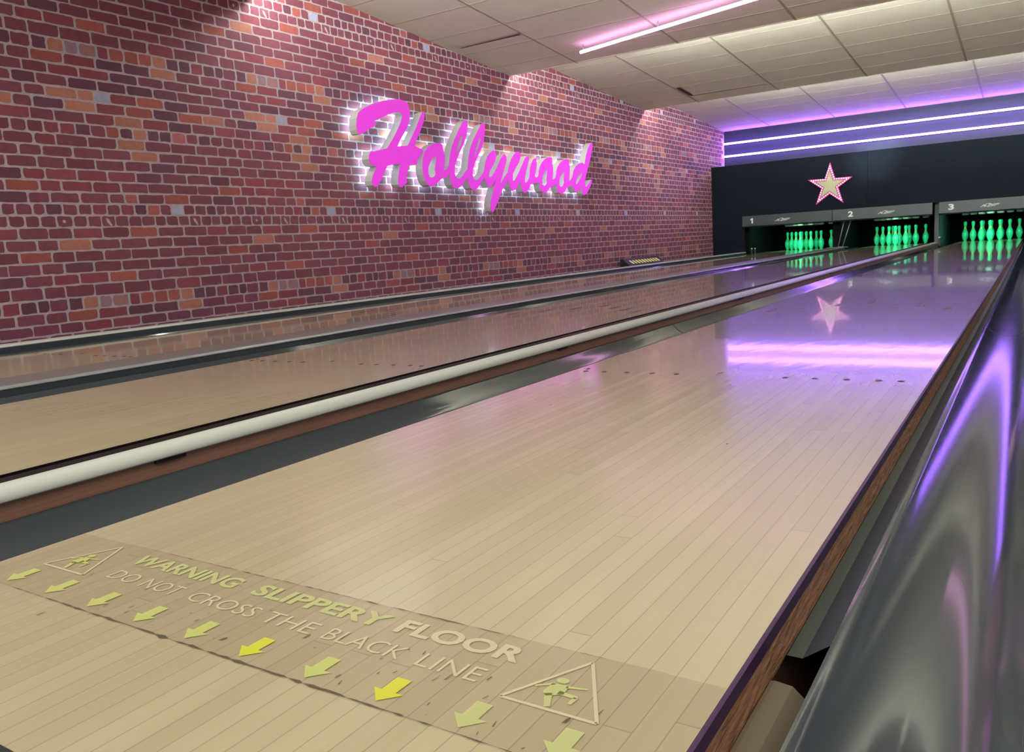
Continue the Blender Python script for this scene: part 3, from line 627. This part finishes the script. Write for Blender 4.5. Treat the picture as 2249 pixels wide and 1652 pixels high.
# light box on the ledge
t = thing('light_box', (-5.46, 11.93, -.03), 'black slanted light box with short yellow bars, at the foot of the brick wall', 'light')
bx = MB(); prf = [(-.09, 0), (-.09, .15), (-.05, .162), (.08, .045), (.09, 0)]
bx.sweep(prf, 0, 1.42, closed=True); bx.build('housing', M['black'], t)
MB().box(.02, .13, 1.40, 1.55, 0, .03).build('foot', M['black'], t)
dx, dz = .13, -.117; ln = math.hypot(dx, dz); ux, uz = dx/ln, dz/ln; nx, nz_ = -uz, ux
for i in range(10):
    y = .14+i*.118
    q = [(-.05+ux*a+nx*.003, y+s_, .162+uz*a+nz_*.003) for a, s_ in ((.055, 0), (.055, .058), (.13, .103), (.13, .045))]
    q2 = [(p[0]-nx*.003, p[1], p[2]-nz_*.003) for p in q]
    MB().add(q+q2, [(3, 2, 1, 0), (4, 5, 6, 7), (0, 1, 5, 4), (1, 2, 6, 5), (2, 3, 7, 6), (3, 0, 4, 7)]).build('lens_bar', M['pale_yellow' if i == 0 else 'yellow'], t)

# ---------------------------------------------------------------- floor warning on lane 3
def film(name, col, alpha, rough=.35):
    m = mat(name, col, rough); m.node_tree.nodes['Principled BSDF'].inputs['Alpha'].default_value = alpha; return m
M['film'] = film('clear dirty floor film', (.42, .32, .25), .16)
M['film_line'] = film('film edge', (.10, .07, .05), .75, .7)
M['print_pale'] = film('pale print', (.72, .66, .46), .8)
M['print_green'] = film('pale green print', (.62, .66, .30), .8)
M['print_lime'] = film('lime print', (.62, .68, .22), .85)
M['print_yellow'] = film('yellow print', (.72, .74, .06), .9)
wn = thing('floor_warning', (0, 0, .0006), 'clear floor film printed with slippery floor warning, arrows and falling figures, on the foreground lane', 'floor sign')
X0, X1, Y0, Y1 = -1.268, -.226, .5055, .677
mesh('film', [(X0, Y0, 0), (X1, Y0, 0), (X1, Y1, 0), (X0, Y1, 0)], [(0, 1, 2, 3)], M['film'], wn)
rg = random.Random(3)
def dirt(y, amp, x0, x1):
    n = 90; vs = []
    for i in range(n+1):
        f_ = math.sin(math.pi*i/n); x = x0+(x1-x0)*(i+rg.uniform(-.3, .3))/n
        w = max(.00012, abs(rg.gauss(.0002, .0006))*amp*f_); o_ = rg.uniform(-.0006, .0006)*f_
        vs += [(x, y+o_-w, .0004), (x, y+o_+w, .0004)]
    mesh('dirt_edge', vs, [(2*i, 2*i+2, 2*i+3, 2*i+1) for i in range(n)], M['film_line'], wn)
dirt(Y0, 2.3, X0+.05, X1-.02); dirt(Y1, 1.3, X0+.12, X1-.06)
sc = MB()
for _ in range(46):
    x, y = rg.uniform(-1.15, -.3), rg.uniform(.50, .64); l_ = rg.uniform(.001, .009); w = rg.uniform(.0003, .001); a = rg.uniform(1.2, 1.9)
    c_, s_ = math.cos(a), math.sin(a)
    sc.add([(x-w, y, .0005), (x+w, y+w, .0005), (x+w+l_*c_, y+l_*s_, .0005), (x-w*.3+l_*c_, y+l_*s_, .0005)], [(0, 1, 2, 3)])
for x, y, l_, w in ((-.748, .528, .010, .0028), (-.332, .560, .012, .0022), (-.665, .573, .012, .0016), (-1.02, .47, .012, .0013), (-.93, .535, .009, .0009), (-.47, .572, .016, .0009)):
    sc.add([(x-w, y, .0005), (x+w*.6, y+w, .0005), (x+w, y+l_*.7, .0005), (x+.001, y+l_, .0005), (x-w*.5, y+l_*.6, .0005)], [(0, 1, 2, 3, 4)])
sc.build('scuff', M['film_line'], wn)['kind'] = 'stuff'
for w, a, b_ in (('WARNING', -1.076, -.858), ('SLIPPERY', -.823, -.604), ('FLOOR', -.586, -.424)):
    text_mesh(w, 'warning_word', (a, b_, .6295, .6595), M['print_green' if w != 'FLOOR' else 'print_pale'], wn, plane='xy', at=.0006, bold=.03)
for w, a, b_ in (('DO', -1.057, -1.003), ('NOT', -.985, -.911), ('CROSS', -.887, -.765), ('THE', -.750, -.668), ('BLACK', -.650, -.539), ('LINE', -.5175, -.4415)):
    text_mesh(w, 'instruction_word', (a, b_, .5822, .6072), M['print_pale'], wn, plane='xy', at=.0006, bold=-.006)
for i, x in enumerate((-1.180, -1.082, -.985, -.888, -.791, -.698, -.600, -.506, -.411, -.318)):
    s_ = [(-.0088, .556), (.0088, .556), (.0088, .532), (.018, .532), (0, .5135), (-.018, .532), (-.0088, .532)]
    mesh('arrow', [(x+a, b_, .0006) for a, b_ in s_], [(0, 6, 2, 1)[::-1], (3, 5, 4)[::-1]], M['print_yellow' if i in (5, 7) else ('print_lime' if i < 8 else 'print_green')], wn)
def stroke(m_, a, b_, w0, w1):
    a, b_ = Vector((a[0], a[1], 0)), Vector((b_[0], b_[1], 0)); d_ = (b_-a).normalized(); n_ = Vector((-d_.y, d_.x, 0))
    m_.add([(*(p+n_*q).xy, .0006) for p, q in ((a, -w0), (b_, -w1), (b_, w1), (a, w0))], [(0, 1, 2, 3)])
for cx_, mt in ((-1.1455, 'print_lime'), (-.356, 'print_green')):
    tr = MB(); A, B_, C_ = (cx_-.050, .5725), (cx_+.050, .5725), (cx_, .664)
    for p, q in ((A, B_), (B_, C_), (C_, A)): stroke(tr, p, q, .0018, .0018)
    tr.build('triangle', M['print_pale'], wn)
    fg = MB(); fx, fy = cx_-.004, .5745
    fg.add([(fx-.006+.0065*math.cos(i*.5236), fy+.047+.005*math.sin(i*.5236), .0006) for i in range(12)], [tuple(range(12))])
    fg.add([(fx-.013, fy+.039, .0006), (fx+.004, fy+.041, .0006), (fx+.006, fy+.026, .0006), (fx-.008, fy+.017, .0006), (fx-.014, fy+.022, .0006)], [(0, 4, 3, 2, 1)])
    stroke(fg, (fx-.010, fy+.039), (fx-.026, fy+.028), .0016, .0012); stroke(fg, (fx+.002, fy+.038), (fx+.022, fy+.043), .0018, .0012)
    stroke(fg, (fx-.008, fy+.022), (fx+.002, fy+.002), .0038, .0028); stroke(fg, (fx, fy+.027), (fx+.020, fy+.026), .003, .0024); stroke(fg, (fx+.019, fy+.026), (fx+.018, fy+.014), .0024, .002)
    fg.build('falling_figure', M[mt], wn)
